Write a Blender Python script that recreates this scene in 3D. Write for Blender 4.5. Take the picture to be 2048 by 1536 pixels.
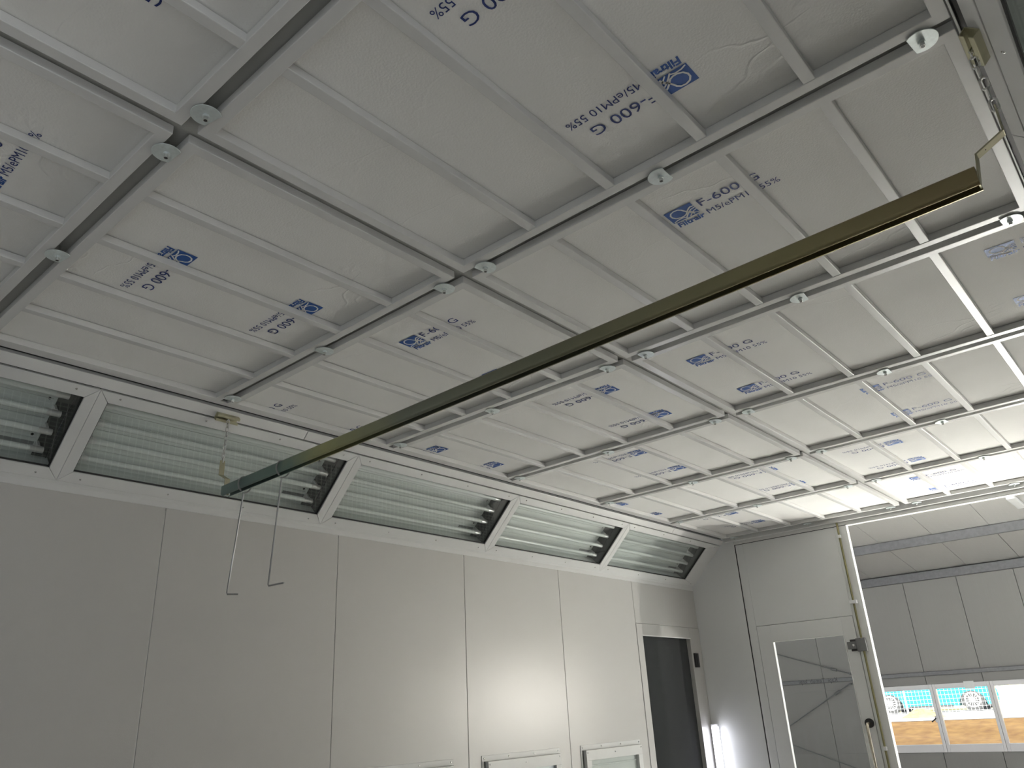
import bpy, bmesh, math, random
from mathutils import Vector, Matrix
random.seed(7)
for o in list(bpy.data.objects): bpy.data.objects.remove(o)
SC = bpy.context.scene
COL = SC.collection
V = Vector

# ------------------------------------------------------------------ camera
CAM = V((0, 0, 1.55))
cam = bpy.data.cameras.new('camera'); camo = bpy.data.objects.new('camera', cam); COL.objects.link(camo)
cr = V((0.75293056, 0.65620643, -0.04988676)); cu = V((0.2922833, -0.26552078, 0.91873238)); cf = V((-0.58963212, 0.70632276, 0.39171689))
camo.matrix_world = Matrix(((cr.x, cu.x, -cf.x, CAM.x), (cr.y, cu.y, -cf.y, CAM.y), (cr.z, cu.z, -cf.z, CAM.z), (0, 0, 0, 1)))
cam.sensor_width = 36; cam.sensor_fit = 'HORIZONTAL'; cam.lens = 1556.8 / 2048 * 36
cam.clip_end = 300; cam.clip_start = .02
SC.camera = camo
# ------------------------------------------------------------------ world, lights, exposure
SC.view_settings.view_transform = 'Standard'; SC.view_settings.look = 'None'; SC.view_settings.gamma = 1
SC.view_settings.use_curve_mapping = False
SC.view_settings.exposure = 0.90
w = bpy.data.worlds.new('sky'); SC.world = w; w.use_nodes = True
bg = w.node_tree.nodes['Background']; bg.inputs[0].default_value = (.93, .97, 1, 1); bg.inputs[1].default_value = .85

def lamp(name, kind, loc, target, energy, color=(1, 1, 1), size=1, size_y=None, spot=None, blend=.3):
    l = bpy.data.lights.new(name, kind); o = bpy.data.objects.new(name, l); COL.objects.link(o)
    o.location = loc
    o.rotation_euler = (V(target) - V(loc)).to_track_quat('-Z', 'Y').to_euler()
    l.energy = energy; l.color = color
    if kind == 'AREA':
        l.size = size
        if size_y: l.shape = 'RECTANGLE'; l.size_y = size_y
    elif kind == 'SUN': l.angle = size
    else: l.shadow_soft_size = size
    if spot: l.spot_size = spot; l.spot_blend = blend
    return o
lamp('sun', 'SUN', (0, -20, 30), (-6, 12, 0), 9.5, (1, .97, .92), .01)
lamp('floodlight', 'POINT', (-.47, 7.86, 1.70), (-1.3, 3.0, 2.9), 82, (1, .955, .87), .03)
lamp('floor_bounce_fill', 'SPOT', (0, 9.6, 4.55), (0, 9.6, 0), 20500, (.985, 1, .965), .1, spot=.78, blend=.35)  # added lamp, no real fixture; makes the bright floor patch that fills the booth

# ------------------------------------------------------------------ materials
def nt(m): return m.node_tree.nodes, m.node_tree.links
def mat(name, col, rough=.5, metal=0, noise=0, nscale=8, bump=0, bscale=60, spec=.5, coat=0, stretch=None, emit=None, estr=0):
    m = bpy.data.materials.new(name); m.use_nodes = True
    n, l = nt(m); b = n['Principled BSDF']
    b.inputs['Base Color'].default_value = (*col, 1); b.inputs['Roughness'].default_value = rough
    b.inputs['Metallic'].default_value = metal; b.inputs['Specular IOR Level'].default_value = spec
    b.inputs['Coat Weight'].default_value = coat
    tc = n.new('ShaderNodeTexCoord'); src = tc.outputs['Object']
    if stretch:
        mp = n.new('ShaderNodeMapping'); mp.inputs['Scale'].default_value = stretch; l.new(src, mp.inputs[0]); src = mp.outputs[0]
    if noise:
        t = n.new('ShaderNodeTexNoise'); t.inputs['Scale'].default_value = nscale; t.inputs['Detail'].default_value = 6; l.new(src, t.inputs['Vector'])
        r = n.new('ShaderNodeMixRGB'); r.inputs[1].default_value = (*[c * (1 - noise) for c in col], 1); r.inputs[2].default_value = (*[min(1, c * (1 + noise)) for c in col], 1)
        l.new(t.outputs['Fac'], r.inputs[0]); l.new(r.outputs[0], b.inputs['Base Color'])
    if bump:
        t2 = n.new('ShaderNodeTexNoise'); t2.inputs['Scale'].default_value = bscale; t2.inputs['Detail'].default_value = 4; l.new(src, t2.inputs['Vector'])
        bm_ = n.new('ShaderNodeBump'); bm_.inputs['Strength'].default_value = bump; bm_.inputs['Distance'].default_value = .01
        l.new(t2.outputs['Fac'], bm_.inputs['Height']); l.new(bm_.outputs[0], b.inputs['Normal'])
    if emit:
        b.inputs['Emission Color'].default_value = (*emit, 1); b.inputs['Emission Strength'].default_value = estr
    return m
def glass_mat(name, tint=(.975, .985, .98), rough=0.0, ior=1.5):
    m = bpy.data.materials.new(name); m.use_nodes = True
    n, l = nt(m); n.remove(n['Principled BSDF']); out = n['Material Output']
    tr = n.new('ShaderNodeBsdfTransparent'); tr.inputs[0].default_value = (*tint, 1)
    gl = n.new('ShaderNodeBsdfGlossy'); gl.inputs['Roughness'].default_value = rough
    fr = n.new('ShaderNodeFresnel'); ge = n.new('ShaderNodeNewGeometry'); mp = n.new('ShaderNodeMapRange')
    mp.inputs[3].default_value = ior; mp.inputs[4].default_value = 1 / ior; l.new(ge.outputs['Backfacing'], mp.inputs[0]); l.new(mp.outputs[0], fr.inputs[0])
    mx = n.new('ShaderNodeMixShader'); l.new(fr.outputs[0], mx.inputs[0]); l.new(tr.outputs[0], mx.inputs[1]); l.new(gl.outputs[0], mx.inputs[2]); l.new(mx.outputs[0], out.inputs[0])
    return m
M = {}
M['paint'] = mat('grey_white_paint', (.70, .70, .69), .27, noise=.03, nscale=3, spec=.5)
M['panel'] = mat('coated_wall_panel', (.50, .493, .475), .32, noise=.03, nscale=2.5, bump=.05, bscale=260, spec=.75)
M['leaf'] = mat('end_door_sheet', (.74, .75, .745), .36, noise=.03, nscale=2.5, bump=.05, bscale=260)
M['trim'] = mat('aluminium_trim', (.66, .665, .655), .36, noise=.04, nscale=9)
M['seal'] = mat('black_rubber_seal', (.02, .02, .02), .6, noise=.2)
M['grid'] = mat('grey_ceiling_grid', (.42, .42, .40), .5, noise=.08, nscale=6)
M['zinc'] = mat('zinc_plate', (.72, .78, .78), .42, metal=.45, noise=.16, nscale=90)
M['galv'] = mat('galvanised_steel', (.20, .20, .205), .55, metal=.6, noise=.25, nscale=18)
M['chrome'] = mat('bright_steel', (.75, .75, .74), .18, metal=1, noise=.05)
M['olive'] = mat('olive_chromate_plate', (.50, .48, .34), .42, metal=.75, noise=.22, nscale=14)
M['wire'] = mat('steel_wire', (.36, .365, .37), .35, metal=.9, noise=.1)
M['tube'] = mat('frosted_lamp_tube', (.86, .90, .88), .22, noise=.02, spec=.6)
M['refl'] = mat('white_reflector', (.78, .82, .80), .38, noise=.05, nscale=5)
M['cap'] = mat('lamp_end_cap', (.85, .85, .85), .3, metal=.55, noise=.05)
M['blackp'] = mat('black_plastic', (.025, .025, .026), .35, noise=.2)
M['darkp'] = mat('dark_service_pane', (.05, .052, .053), .95, noise=.08, nscale=2, spec=0)
M['ink'] = mat('blue_print_ink', (.012, .075, .30), .6, noise=.1, nscale=40)
M['inkd'] = mat('navy_print_ink', (.012, .03, .16), .6, noise=.1, nscale=40)
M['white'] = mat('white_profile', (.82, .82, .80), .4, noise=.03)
M['glass'] = glass_mat('lamp_cover_glass', ior=1.72)
M['wglass'] = glass_mat('window_glass', (.97, .98, .98), 0, 1.45)
M['sticker'] = mat('grey_rating_label', (.30, .31, .31), .5, noise=.5, nscale=70, stretch=(1, .35, 1))
M['hallwall'] = mat('sandwich_panel_sheet', (.25, .243, .23), .5, noise=.06, nscale=14, stretch=(6, 1, .12))
M['hallroof'] = mat('sandwich_roof_sheet', (.40, .393, .375), .5, noise=.06, nscale=14, stretch=(6, .12, 1))
M['floor'] = mat('concrete_floor', (.60, .59, .57), .45, noise=.12, nscale=1.5, bump=.1, bscale=25)
M['film'] = mat('pale_protective_film', (.90, .90, .95), .25, noise=.12, nscale=9)
M['pvc'] = mat('white_pvc_frame', (.78, .76, .76), .3, noise=.03)
M['dirt'] = mat('orange_clay_soil', (.95, .36, .10), .9, noise=.6, nscale=5, bump=1.0, bscale=7, stretch=(1, 1, 3))
M['path'] = mat('pale_gravel_path', (.80, .78, .75), .9, noise=.06, nscale=5)
M['grass'] = mat('dry_yellow_ground', (.60, .53, .24), .9, noise=.3, nscale=3)
M['teal'] = mat('turquoise_car_paint', (.01, .26, .33), .25, noise=.04, coat=.6)
M['tyre'] = mat('black_tyre_rubber', (.04, .04, .04), .7, noise=.2)
M['alloy'] = mat('silver_alloy', (.8, .8, .8), .3, metal=.5, noise=.05)
M['carglass'] = mat('dark_car_glass', (.03, .04, .05), .08, noise=.1)
M['lampon'] = mat('lit_lamp_tube', (.9, .9, .9), .4, noise=.02, emit=(.90, .90, 1.0), estr=5)
M['rod'] = mat('olive_brass_rod', (.24, .22, .11), .4, metal=.5, noise=.15, nscale=20)
M['pullbar'] = mat('dark_bronze_bar', (.62, .56, .46), .25, metal=.9, noise=.15)
M['knock'] = mat('unprinted_fleece', (.82, .81, .79), .95, noise=.03, spec=.1)
M['endshade'] = mat('shaded_tray_end', (.11, .115, .11), .5, noise=.1)  # dark tone paints the shade at the far end of the lamp tray
# rail: yellow chromate with rainbow hue drifting along its length
def rail_mat():
    m = mat('rail_chromate_plate', (.2, .2, .13), .38, metal=.55)
    n, l = nt(m); b = n['Principled BSDF']
    tc = n.new('ShaderNodeTexCoord'); sp = n.new('ShaderNodeSeparateXYZ'); l.new(tc.outputs['Object'], sp.inputs[0])
    nz = n.new('ShaderNodeTexNoise'); nz.inputs['Scale'].default_value = 7; l.new(tc.outputs['Object'], nz.inputs['Vector'])
    ad = n.new('ShaderNodeMath'); ad.operation = 'MULTIPLY_ADD'; ad.inputs[1].default_value = .25; l.new(nz.outputs['Fac'], ad.inputs[0]); l.new(sp.outputs['X'], ad.inputs[2])
    mr = n.new('ShaderNodeMapRange'); mr.inputs[1].default_value = -1.45; mr.inputs[2].default_value = 1.75; l.new(ad.outputs[0], mr.inputs[0])
    r = n.new('ShaderNodeValToRGB'); e = r.color_ramp.elements
    e[0].position = 0; e[0].color = (0.180, 0.240, 0.232, 1); e[1].position = 1; e[1].color = (0.255, 0.195, 0.098, 1)
    for p, c in ((.16, (0.180, 0.255, 0.225)), (.24, (0.390, 0.390, 0.195)), (.4, (0.195, 0.203, 0.158)), (.6, (0.180, 0.180, 0.120)), (.85, (0.255, 0.225, 0.112))):
        q = r.color_ramp.elements.new(p); q.color = (*c, 1)
    l.new(mr.outputs[0], r.inputs[0]); l.new(r.outputs[0], b.inputs['Base Color'])
    return m
M['rail'] = rail_mat()
def grating_mat():
    m = mat('steel_floor_grating', (.5, .52, .5), .4, metal=.3)
    n, l = nt(m); b = n['Principled BSDF']
    tc = n.new('ShaderNodeTexCoord'); sp = n.new('ShaderNodeSeparateXYZ'); l.new(tc.outputs['Object'], sp.inputs[0])
    res = []
    for ax, pitch, wd in (('X', .034, .14), ('Y', .055, .14)):
        d = n.new('ShaderNodeMath'); d.operation = 'DIVIDE'; d.inputs[1].default_value = pitch; l.new(sp.outputs[ax], d.inputs[0])
        f = n.new('ShaderNodeMath'); f.operation = 'FRACT'; l.new(d.outputs[0], f.inputs[0])
        g = n.new('ShaderNodeMath'); g.operation = 'LESS_THAN'; g.inputs[1].default_value = wd; l.new(f.outputs[0], g.inputs[0]); res.append(g)
    mx = n.new('ShaderNodeMath'); mx.operation = 'MAXIMUM'; l.new(res[0].outputs[0], mx.inputs[0]); l.new(res[1].outputs[0], mx.inputs[1])
    r = n.new('ShaderNodeMixRGB'); r.inputs[1].default_value = (.06, .065, .06, 1); r.inputs[2].default_value = (.85, .87, .84, 1)
    l.new(mx.outputs[0], r.inputs[0]); l.new(r.outputs[0], b.inputs['Base Color'])
    return m
M['grating'] = grating_mat()
def mat_media():
    m = mat('filter_fleece', (.62, .605, .57), .95, spec=.1)
    n, l = nt(m); b = n['Principled BSDF']
    tc = n.new('ShaderNodeTexCoord'); src = tc.outputs['Object']
    a = n.new('ShaderNodeTexNoise'); a.inputs['Scale'].default_value = 4; a.inputs['Detail'].default_value = 3; l.new(src, a.inputs['Vector'])
    r = n.new('ShaderNodeMixRGB'); r.inputs[1].default_value = (.80, .795, .77, 1); r.inputs[2].default_value = (.86, .855, .835, 1)
    l.new(a.outputs['Fac'], r.inputs[0]); l.new(r.outputs[0], b.inputs['Base Color'])
    f = n.new('ShaderNodeTexNoise'); f.inputs['Scale'].default_value = 170; f.inputs['Detail'].default_value = 3; l.new(src, f.inputs['Vector'])
    # sparse soft creases
    mp = n.new('ShaderNodeMapping'); mp.inputs['Scale'].default_value = (2.2, 4.2, 1); mp.inputs['Rotation'].default_value = (0, 0, .5); l.new(src, mp.inputs[0])
    ds = n.new('ShaderNodeTexNoise'); ds.inputs['Scale'].default_value = 2.6; l.new(mp.outputs[0], ds.inputs['Vector'])
    am = n.new('ShaderNodeMixRGB'); am.blend_type = 'ADD'; am.inputs[0].default_value = .55; l.new(mp.outputs[0], am.inputs[1]); l.new(ds.outputs['Color'], am.inputs[2])
    vo = n.new('ShaderNodeTexVoronoi'); vo.feature = 'DISTANCE_TO_EDGE'; vo.inputs['Scale'].default_value = .9; l.new(am.outputs[0], vo.inputs['Vector'])
    cr_ = n.new('ShaderNodeMapRange'); cr_.inputs[1].default_value = 0; cr_.inputs[2].default_value = .022; cr_.inputs[3].default_value = 1; cr_.inputs[4].default_value = 0; l.new(vo.outputs['Distance'], cr_.inputs[0])
    gate = n.new('ShaderNodeTexNoise'); gate.inputs['Scale'].default_value = 1.9; l.new(src, gate.inputs['Vector'])
    gm = n.new('ShaderNodeMapRange'); gm.inputs[1].default_value = .5; gm.inputs[2].default_value = .68; l.new(gate.outputs['Fac'], gm.inputs[0])
    mu = n.new('ShaderNodeMath'); mu.operation = 'MULTIPLY'; l.new(cr_.outputs[0], mu.inputs[0]); l.new(gm.outputs[0], mu.inputs[1])
    b1 = n.new('ShaderNodeBump'); b1.inputs['Strength'].default_value = .35; b1.inputs['Distance'].default_value = .003; l.new(f.outputs['Fac'], b1.inputs['Height'])
    b2 = n.new('ShaderNodeBump'); b2.inputs['Strength'].default_value = .55; b2.inputs['Distance'].default_value = .004; l.new(mu.outputs[0], b2.inputs['Height']); l.new(b1.outputs[0], b2.inputs['Normal'])
    l.new(b2.outputs[0], b.inputs['Normal'])
    return m
M['media'] = mat_media()

# ------------------------------------------------------------------ mesh helpers
class MB:
    def __init__(s): s.v = []; s.f = []; s.m = []; s.mats = []
    def mi(s, m):
        if m not in s.mats: s.mats.append(m)
        return s.mats.index(m)
    def add(s, vs, fs, m):
        b = len(s.v); i = s.mi(m); s.v += [tuple(v) for v in vs]
        for f in fs: s.f.append([b + k for k in f]); s.m.append(i)
    def hexa(s, P, m):    # 8 points: 0-3 one face, 4-7 opposite
        s.add(P, [(0, 1, 2, 3), (7, 6, 5, 4), (0, 4, 5, 1), (1, 5, 6, 2), (2, 6, 7, 3), (3, 7, 4, 0)], m)
    def box(s, a, b, m, T=None):
        x0, y0, z0 = a; x1, y1, z1 = b
        P = [(x0, y0, z0), (x0, y1, z0), (x1, y1, z0), (x1, y0, z0), (x0, y0, z1), (x0, y1, z1), (x1, y1, z1), (x1, y0, z1)]
        if T: P = [T(*p) for p in P]
        s.hexa(P, m)
    def cyl(s, a, b, r, m, n=12, r2=None, cap=True):
        a = V(a); b = V(b); d = (b - a).normalized(); u = d.orthogonal().normalized(); w_ = d.cross(u); r2 = r if r2 is None else r2
        P = []
        for c, rr in ((a, r), (b, r2)):
            for k in range(n):
                t = 2 * math.pi * k / n; P.append(c + u * (rr * math.cos(t)) + w_ * (rr * math.sin(t)))
        F = [(k, (k + 1) % n, n + (k + 1) % n, n + k) for k in range(n)]
        if cap: F += [tuple(range(n))[::-1], tuple(range(n, 2 * n))]
        s.add(P, F, m)
    def tubepath(s, pts, r, m, n=8, closed=False):
        pts = [V(p) for p in pts]; N = len(pts); P = []; pu = None
        for i, p in enumerate(pts):
            if closed: d = pts[(i + 1) % N] - pts[i - 1]
            else: d = pts[min(i + 1, N - 1)] - pts[max(i - 1, 0)]
            d.normalize()
            u = d.orthogonal().normalized() if pu is None else (pu - d * pu.dot(d)).normalized()
            pu = u; w_ = d.cross(u)
            for k in range(n):
                t = 2 * math.pi * k / n; P.append(p + u * (r * math.cos(t)) + w_ * (r * math.sin(t)))
        F = []
        for i in range(N if closed else N - 1):
            j = (i + 1) % N
            for k in range(n): F.append((i * n + k, i * n + (k + 1) % n, j * n + (k + 1) % n, j * n + k))
        if not closed: F += [tuple(range(n))[::-1], tuple(range((N - 1) * n, N * n))]
        s.add(P, F, m)
    def prism(s, poly, A, B, m):   # poly of 2D points, A/B functions mapping (a,b)->point for the two ends
        n = len(poly); P = [A(*p) for p in poly] + [B(*p) for p in poly]
        F = [(k, (k + 1) % n, n + (k + 1) % n, n + k) for k in range(n)] + [tuple(range(n))[::-1], tuple(range(n, 2 * n))]
        s.add(P, F, m)
    def ribbon(s, pts, wd, m, T, closed=False):   # flat 2D ribbon
        pts = [V(p) for p in pts]; N = len(pts); P = []
        for i, p in enumerate(pts):
            d = (pts[(i + 1) % N] - pts[i - 1]) if closed else pts[min(i + 1, N - 1)] - pts[max(i - 1, 0)]
            d.normalize(); nn = V((-d.y, d.x)) * wd / 2
            P += [T(*(p + nn)), T(*(p - nn))]
        F = []
        for i in range(N if closed else N - 1):
            j = (i + 1) % N; F.append((2 * i, 2 * j, 2 * j + 1, 2 * i + 1))
        s.add(P, F, m)
    def build(s, name, parent=None, loc=(0, 0, 0), bevel=0, smooth=False, fix=True):
        me = bpy.data.meshes.new(name); me.from_pydata(s.v, [], s.f)
        for m in s.mats: me.materials.append(m)
        for p, i in zip(me.polygons, s.m): p.material_index = i
        if fix:
            bm = bmesh.new(); bm.from_mesh(me); bmesh.ops.recalc_face_normals(bm, faces=bm.faces); bm.to_mesh(me); bm.free()
        if smooth:
            me.polygons.foreach_set('use_smooth', [True] * len(me.polygons))
            try: me.set_sharp_from_angle(angle=math.radians(40))
            except Exception: pass
        o = bpy.data.objects.new(name, me); COL.objects.link(o); o.location = loc
        if parent: o.parent = parent
        if bevel:
            b = o.modifiers.new('bevel', 'BEVEL'); b.width = bevel; b.segments = 2; b.limit_method = 'ANGLE'
        return o
def empty(name, loc=(0, 0, 0), label=None, cat=None, group=None, kind=None):
    o = bpy.data.objects.new(name, None); COL.objects.link(o); o.location = loc; o.empty_display_size = .05
    tag(o, label, cat, group, kind); return o
def tag(o, label=None, cat=None, group=None, kind=None):
    if label: o['label'] = label
    if cat: o['category'] = cat
    if group: o['group'] = group
    if kind: o['kind'] = kind
    return o
def struct(o, label=None, cat=None):
    o['kind'] = 'structure'
    if label: o['label'] = label
    if cat: o['category'] = cat
    return o
ORD = ['zeroth', 'first', 'second', 'third', 'fourth', 'fifth', 'sixth', 'seventh', 'eighth']

# ------------------------------------------------------------------ layout numbers (metres)
Y0, PITCH, XR, WL = .6835, 1.00985, -1.6069, 1.5795
GX, GY, BAR = .0213, .0208, .033
ZB, ZM = 2.95, 2.977            # underside of frames, underside of filter fleece
XW = -3.6; XS = .35             # lamp wall, opposite wall
YE = 6.80                       # doorway plane
def jy(k): return Y0 + (k - 1) * PITCH

# ------------------------------------------------------------------ booth ceiling structure
mb = MB()
for k in range(0, 8):
    y = jy(k); mb.box((-3.19, y - .05, ZM + .006), (-.03, y + .05, ZM + .03), M['grid'])
mb.box((XR - .05, jy(0), ZM + .007), (XR + .05, jy(7), ZM + .029), M['grid'])
mb.box((-3.215, jy(0) - 2.2, ZM + .009), (-3.13, jy(7), ZM + .035), M['grid'])
mb.box((-.085, jy(0) - 2.2, ZM + .009), (-.005, jy(7), ZM + .035), M['grid'])
mb.box((-3.19, jy(7) - .05, ZM + .012), (-.03, jy(7) + .1, ZM + .04), M['grid'])
mb.box((-4.2, -2.6, 3.35), (.9, 6.95, 3.45), M['grid'])
struct(mb.build('ceiling'))
# light angle strip between filter frames and sloped panels
mb = MB()
mb.box((-3.205, -2.2, 2.957), (-3.168, jy(7), 2.966), M['paint'])
mb.box((-.0455, jy(0), 2.949), (-.0405, jy(7), 2.975), M['white']); mb.box((-.040, jy(0), 2.965), (-.018, jy(7), 2.972), M['seal'])  # white strip paints a lit edge beside the dark slot
mb.box((-3.205, -2.2, 2.9575), (-3.199, jy(7), 2.99), M['paint'])
struct(mb.build('trim_1', bevel=.001))

# ------------------------------------------------------------------ filter frames
WI, LI = WL - 2 * GX, PITCH - 2 * GY      # outer size of a frame in x and y
def ring(mb, x0, y0, x1, y1, b, z0, z1, m):
    o = [(x0, y0), (x1, y0), (x1, y1), (x0, y1)]; i = [(x0 + b, y0 + b), (x1 - b, y0 + b), (x1 - b, y1 - b), (x0 + b, y1 - b)]
    for k in range(4):
        j = (k + 1) % 4
        P = [(*o[k], z0), (*o[j], z0), (*i[j], z0), (*i[k], z0), (*o[k], z1), (*o[j], z1), (*i[j], z1), (*i[k], z1)]
        mb.hexa(P, m)
mb = MB(); P = []
for z in (ZB, ZM):
    P += [(0, 0, z), (WI, 0, z), (WI, LI, z), (0, LI, z), (BAR, BAR, z), (WI - BAR, BAR, z), (WI - BAR, LI - BAR, z), (BAR, LI - BAR, z)]
F = []
for k in range(4):
    j = (k + 1) % 4
    F += [(k, j, 4 + j, 4 + k), (8 + k, 8 + j, 12 + j, 12 + k), (k, j, 8 + j, 8 + k), (4 + k, 4 + j, 12 + j, 12 + k)]
mb.add([(x, y, z - ZB) for x, y, z in P], F, M['paint'])
frame_proto = mb.build('frame', bevel=.002)
rmb = MB(); rmb.box((-.0155, BAR - .002, .0015), (.0155, LI - BAR + .002, ZM - ZB - .001), M['paint'])
rib_proto = rmb.build('rib', bevel=.0022)

def text_mesh(s, size, offset=0, shear=0, sx=1):
    c = bpy.data.curves.new('t', 'FONT'); c.body = s; c.size = size; c.offset = offset; c.shear = shear; c.resolution_u = 3
    o = bpy.data.objects.new('t', c); COL.objects.link(o)
    dg = bpy.context.evaluated_depsgraph_get(); me = bpy.data.meshes.new_from_object(o.evaluated_get(dg))
    vs = [(v.co.x * sx, v.co.y) for v in me.vertices]; fs = [tuple(p.vertices) for p in me.polygons]
    bpy.data.objects.remove(o); bpy.data.curves.remove(c); bpy.data.meshes.remove(me)
    return vs, fs
def fit(s, x0, y0, x1, h, **k):   # text scaled so it spans x0..x1 with cap height h, baseline at y0
    vs, fs = text_mesh(s, 1.0, **k)
    ax = min(v[0] for v in vs); bx = max(v[0] for v in vs); ay = 0; by = max(v[1] for v in vs)
    return [(x0 + (v[0] - ax) * (x1 - x0) / (bx - ax), y0 + v[1] * h / by) for v in vs], fs
# one stamp, x right, y up, origin at the upper left corner of the blue emblem (metres)
T_F600 = fit('F-600 G', .110, -.043, .305, .037)
T_M5 = fit('M5/ePM10 55%', .110, -.098, .345, .027)
T_NAME = fit('Filtrair', .004, -.100, .098, .026, offset=.035, shear=.12)
EMB = []       # ribbons of the emblem
loop = []
for k in range(0, 25):
    t = math.radians(28 + k * 300 / 24); loop.append((.037 + .024 * math.cos(t), -.028 + .021 * math.sin(t)))
EMB.append(([(.093, -.022), (.082, -.0205), (.074, -.026), (.064, -.036), (.056, -.047), (.045, -.052), (.033, -.052), (.020, -.046), (.013, -.034), (.013, -.022), (.020, -.011), (.033, -.006), (.046, -.008), (.054, -.016), (.058, -.026), (.064, -.038), (.072, -.050), (.078, -.062)], .0054))
EMB.append(([(.004, -.064), (.018, -.058), (.036, -.057), (.048, -.062)], .0045))
EMB.append(([(.046, -.066), (.056, -.054), (.068, -.042), (.078, -.034), (.093, -.031)], .0046))
EMB.append(([(.060, -.066), (.072, -.054), (.082, -.046), (.093, -.042)], .004))
EMB.append(([(.070, -.040), (.080, -.054), (.093, -.064)], .004))
def stamp(mb, ox, oy, d, box):
    """d=+1 reads towards +x when seen from below, -1 turned half round. box: clip rectangle"""
    T0 = lambda x, y, z: (ox + d * x, oy - d * y, z)
    def put(vs, fs, m, z):
        tb = MB(); tb.add([T0(x, y, z) for x, y in vs], fs, m)
        P = tb.v
        for f in tb.f:
            if all(box[0] <= P[i][0] <= box[2] and box[1] <= P[i][1] <= box[3] for i in f):
                mb.add([P[i] for i in f], [tuple(range(len(f)))], m)
    z1, z2 = ZM - ZB - .0006, ZM - ZB - .0011
    nx = 12
    vs = []; fs = []
    for i in range(nx + 1):
        for y in (0, -.068): vs.append((.093 * i / nx, y))
    for i in range(nx): fs.append((2 * i, 2 * i + 1, 2 * i + 3, 2 * i + 2))
    put(vs, fs, M['ink'], z1)
    for pts, wd in EMB:
        tb = MB(); tb.ribbon([V((a, b)) for a, b in pts], wd, M['media'], lambda x, y: (x, y, 0))
        put([(v[0], v[1]) for v in tb.v], tb.f, M['knock'], z2)
    put(*T_NAME, M['ink'], z1); put(*T_F600, M['inkd'], z1); put(*T_M5, M['inkd'], z1)
STAMPS = {  # (row, cell): list of (x, y, direction) of the emblem corner
 ('R', 2): [(-.932, 1.905, 1)], ('R', 3): [(-1.443, 2.952, 1), (-1.438, 3.445, 1), (-.229, 2.910, 1), (-.227, 3.408, 1)],
 ('R', 4): [(-1.005, 3.935, 1), (-1.007, 4.437, 1)], ('R', 5): [(-1.115, 5.062, -1), (-1.119, 5.575, -1)],
 ('R', 6): [(-1.350, 6.000, 1), (-1.338, 6.455, 1)], ('R', 1): [(-.565, 1.463, -1), (-.562, .968, -1)],
 ('R', 0): [(-1.01, .47, -1)], ('L', 0): [(-2.24, .352, 1), (-2.24, -.12, 1)],
 ('L', 1): [(-2.15, 1.013, -1), (-2.147, 1.506, -1)], ('L', 2): [(-2.178, 1.900, 1), (-2.174, 2.390, 1)],
 ('L', 3): [(-1.838, 3.015, -1), (-1.833, 3.505, -1), (-3.018, 3.020, -1), (-3.008, 3.490, -1)],
 ('L', 4): [(-2.283, 3.990, -1), (-2.289, 4.471, -1)], ('L', 5): [(-1.895, 5.0, -1), (-1.901, 5.495, -1), (-3.072, 4.98, -1), (-3.070, 5.47, -1)],
 ('L', 6): [(-2.655, 5.975, -1), (-2.640, 6.455, -1)]}
PART = {('L', 2): [(-3.368, 1.905), (-3.350, 2.387)]}   # stamps whose start lies beyond the frame
first = True
for row in 'LR':
    for k in range(0, 7):
        x0 = (XR - WL if row == 'L' else XR) + GX; y0 = jy(k) + GY
        side = 'along the lamp wall' if row == 'L' else 'away from the lamp wall'
        t = empty('filter_frame', (x0, y0, ZB), f'grey filter frame, {ORD[7-k]} from the far doorway in the row {side}', 'filter', 'printed filter frames in the ceiling')
        fr = frame_proto if first else frame_proto.copy()
        if not first: COL.objects.link(fr)
        fr.parent = t
        for i in range(4):
            rb = rib_proto if first and i == 0 else rib_proto.copy()
            if not (first and i == 0): COL.objects.link(rb)
            rb.parent = t; rb.location = (.3325 + i * .2970, 0, 0) if row == 'R' else (.3305 + i * .3020 - .004, 0, 0)
        first = False
        mb = MB(); nx, ny = 60, 36; vs = []; fs = []
        ribx = [(.3325 + i * .2970) if row == 'R' else (.3265 + i * .3020) for i in range(4)]
        edges = [BAR] + ribx + [WI - BAR]
        rnd = random.Random(k * 13 + ord(row)); ph = [rnd.random() * 6 for _ in range(4)]
        for j in range(ny + 1):
            for i in range(nx + 1):
                x = .006 + (WI - .012) * i / nx; y = .006 + (LI - .012) * j / ny
                vs.append((x, y, ZM - ZB + .0005 + .0016 * (1 + math.sin(3.1 * x + ph[0] + 2 * math.sin(2.3 * y + ph[1])) * math.sin(4.3 * y + ph[2])) * .5))
        for j in range(ny):
            for i in range(nx): a = j * (nx + 1) + i; fs.append((a, a + nx + 1, a + nx + 2, a + 1))
        mb.add(vs, fs, M['media'])
        bx = (BAR - .01, BAR - .01, WI - BAR + .01, LI - BAR + .01)
        for (sx_, sy_, d) in STAMPS.get((row, k), []): stamp(mb, sx_ - x0, sy_ - y0, d, bx)
        for (sx_, sy_) in PART.get((row, k), []): stamp(mb, sx_ - x0, sy_ - y0, 1, bx)
        o = mb.build('filter_mat', t, fix=False)
        o.data.polygons.foreach_set('use_smooth', [True] * len(o.data.polygons))

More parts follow.
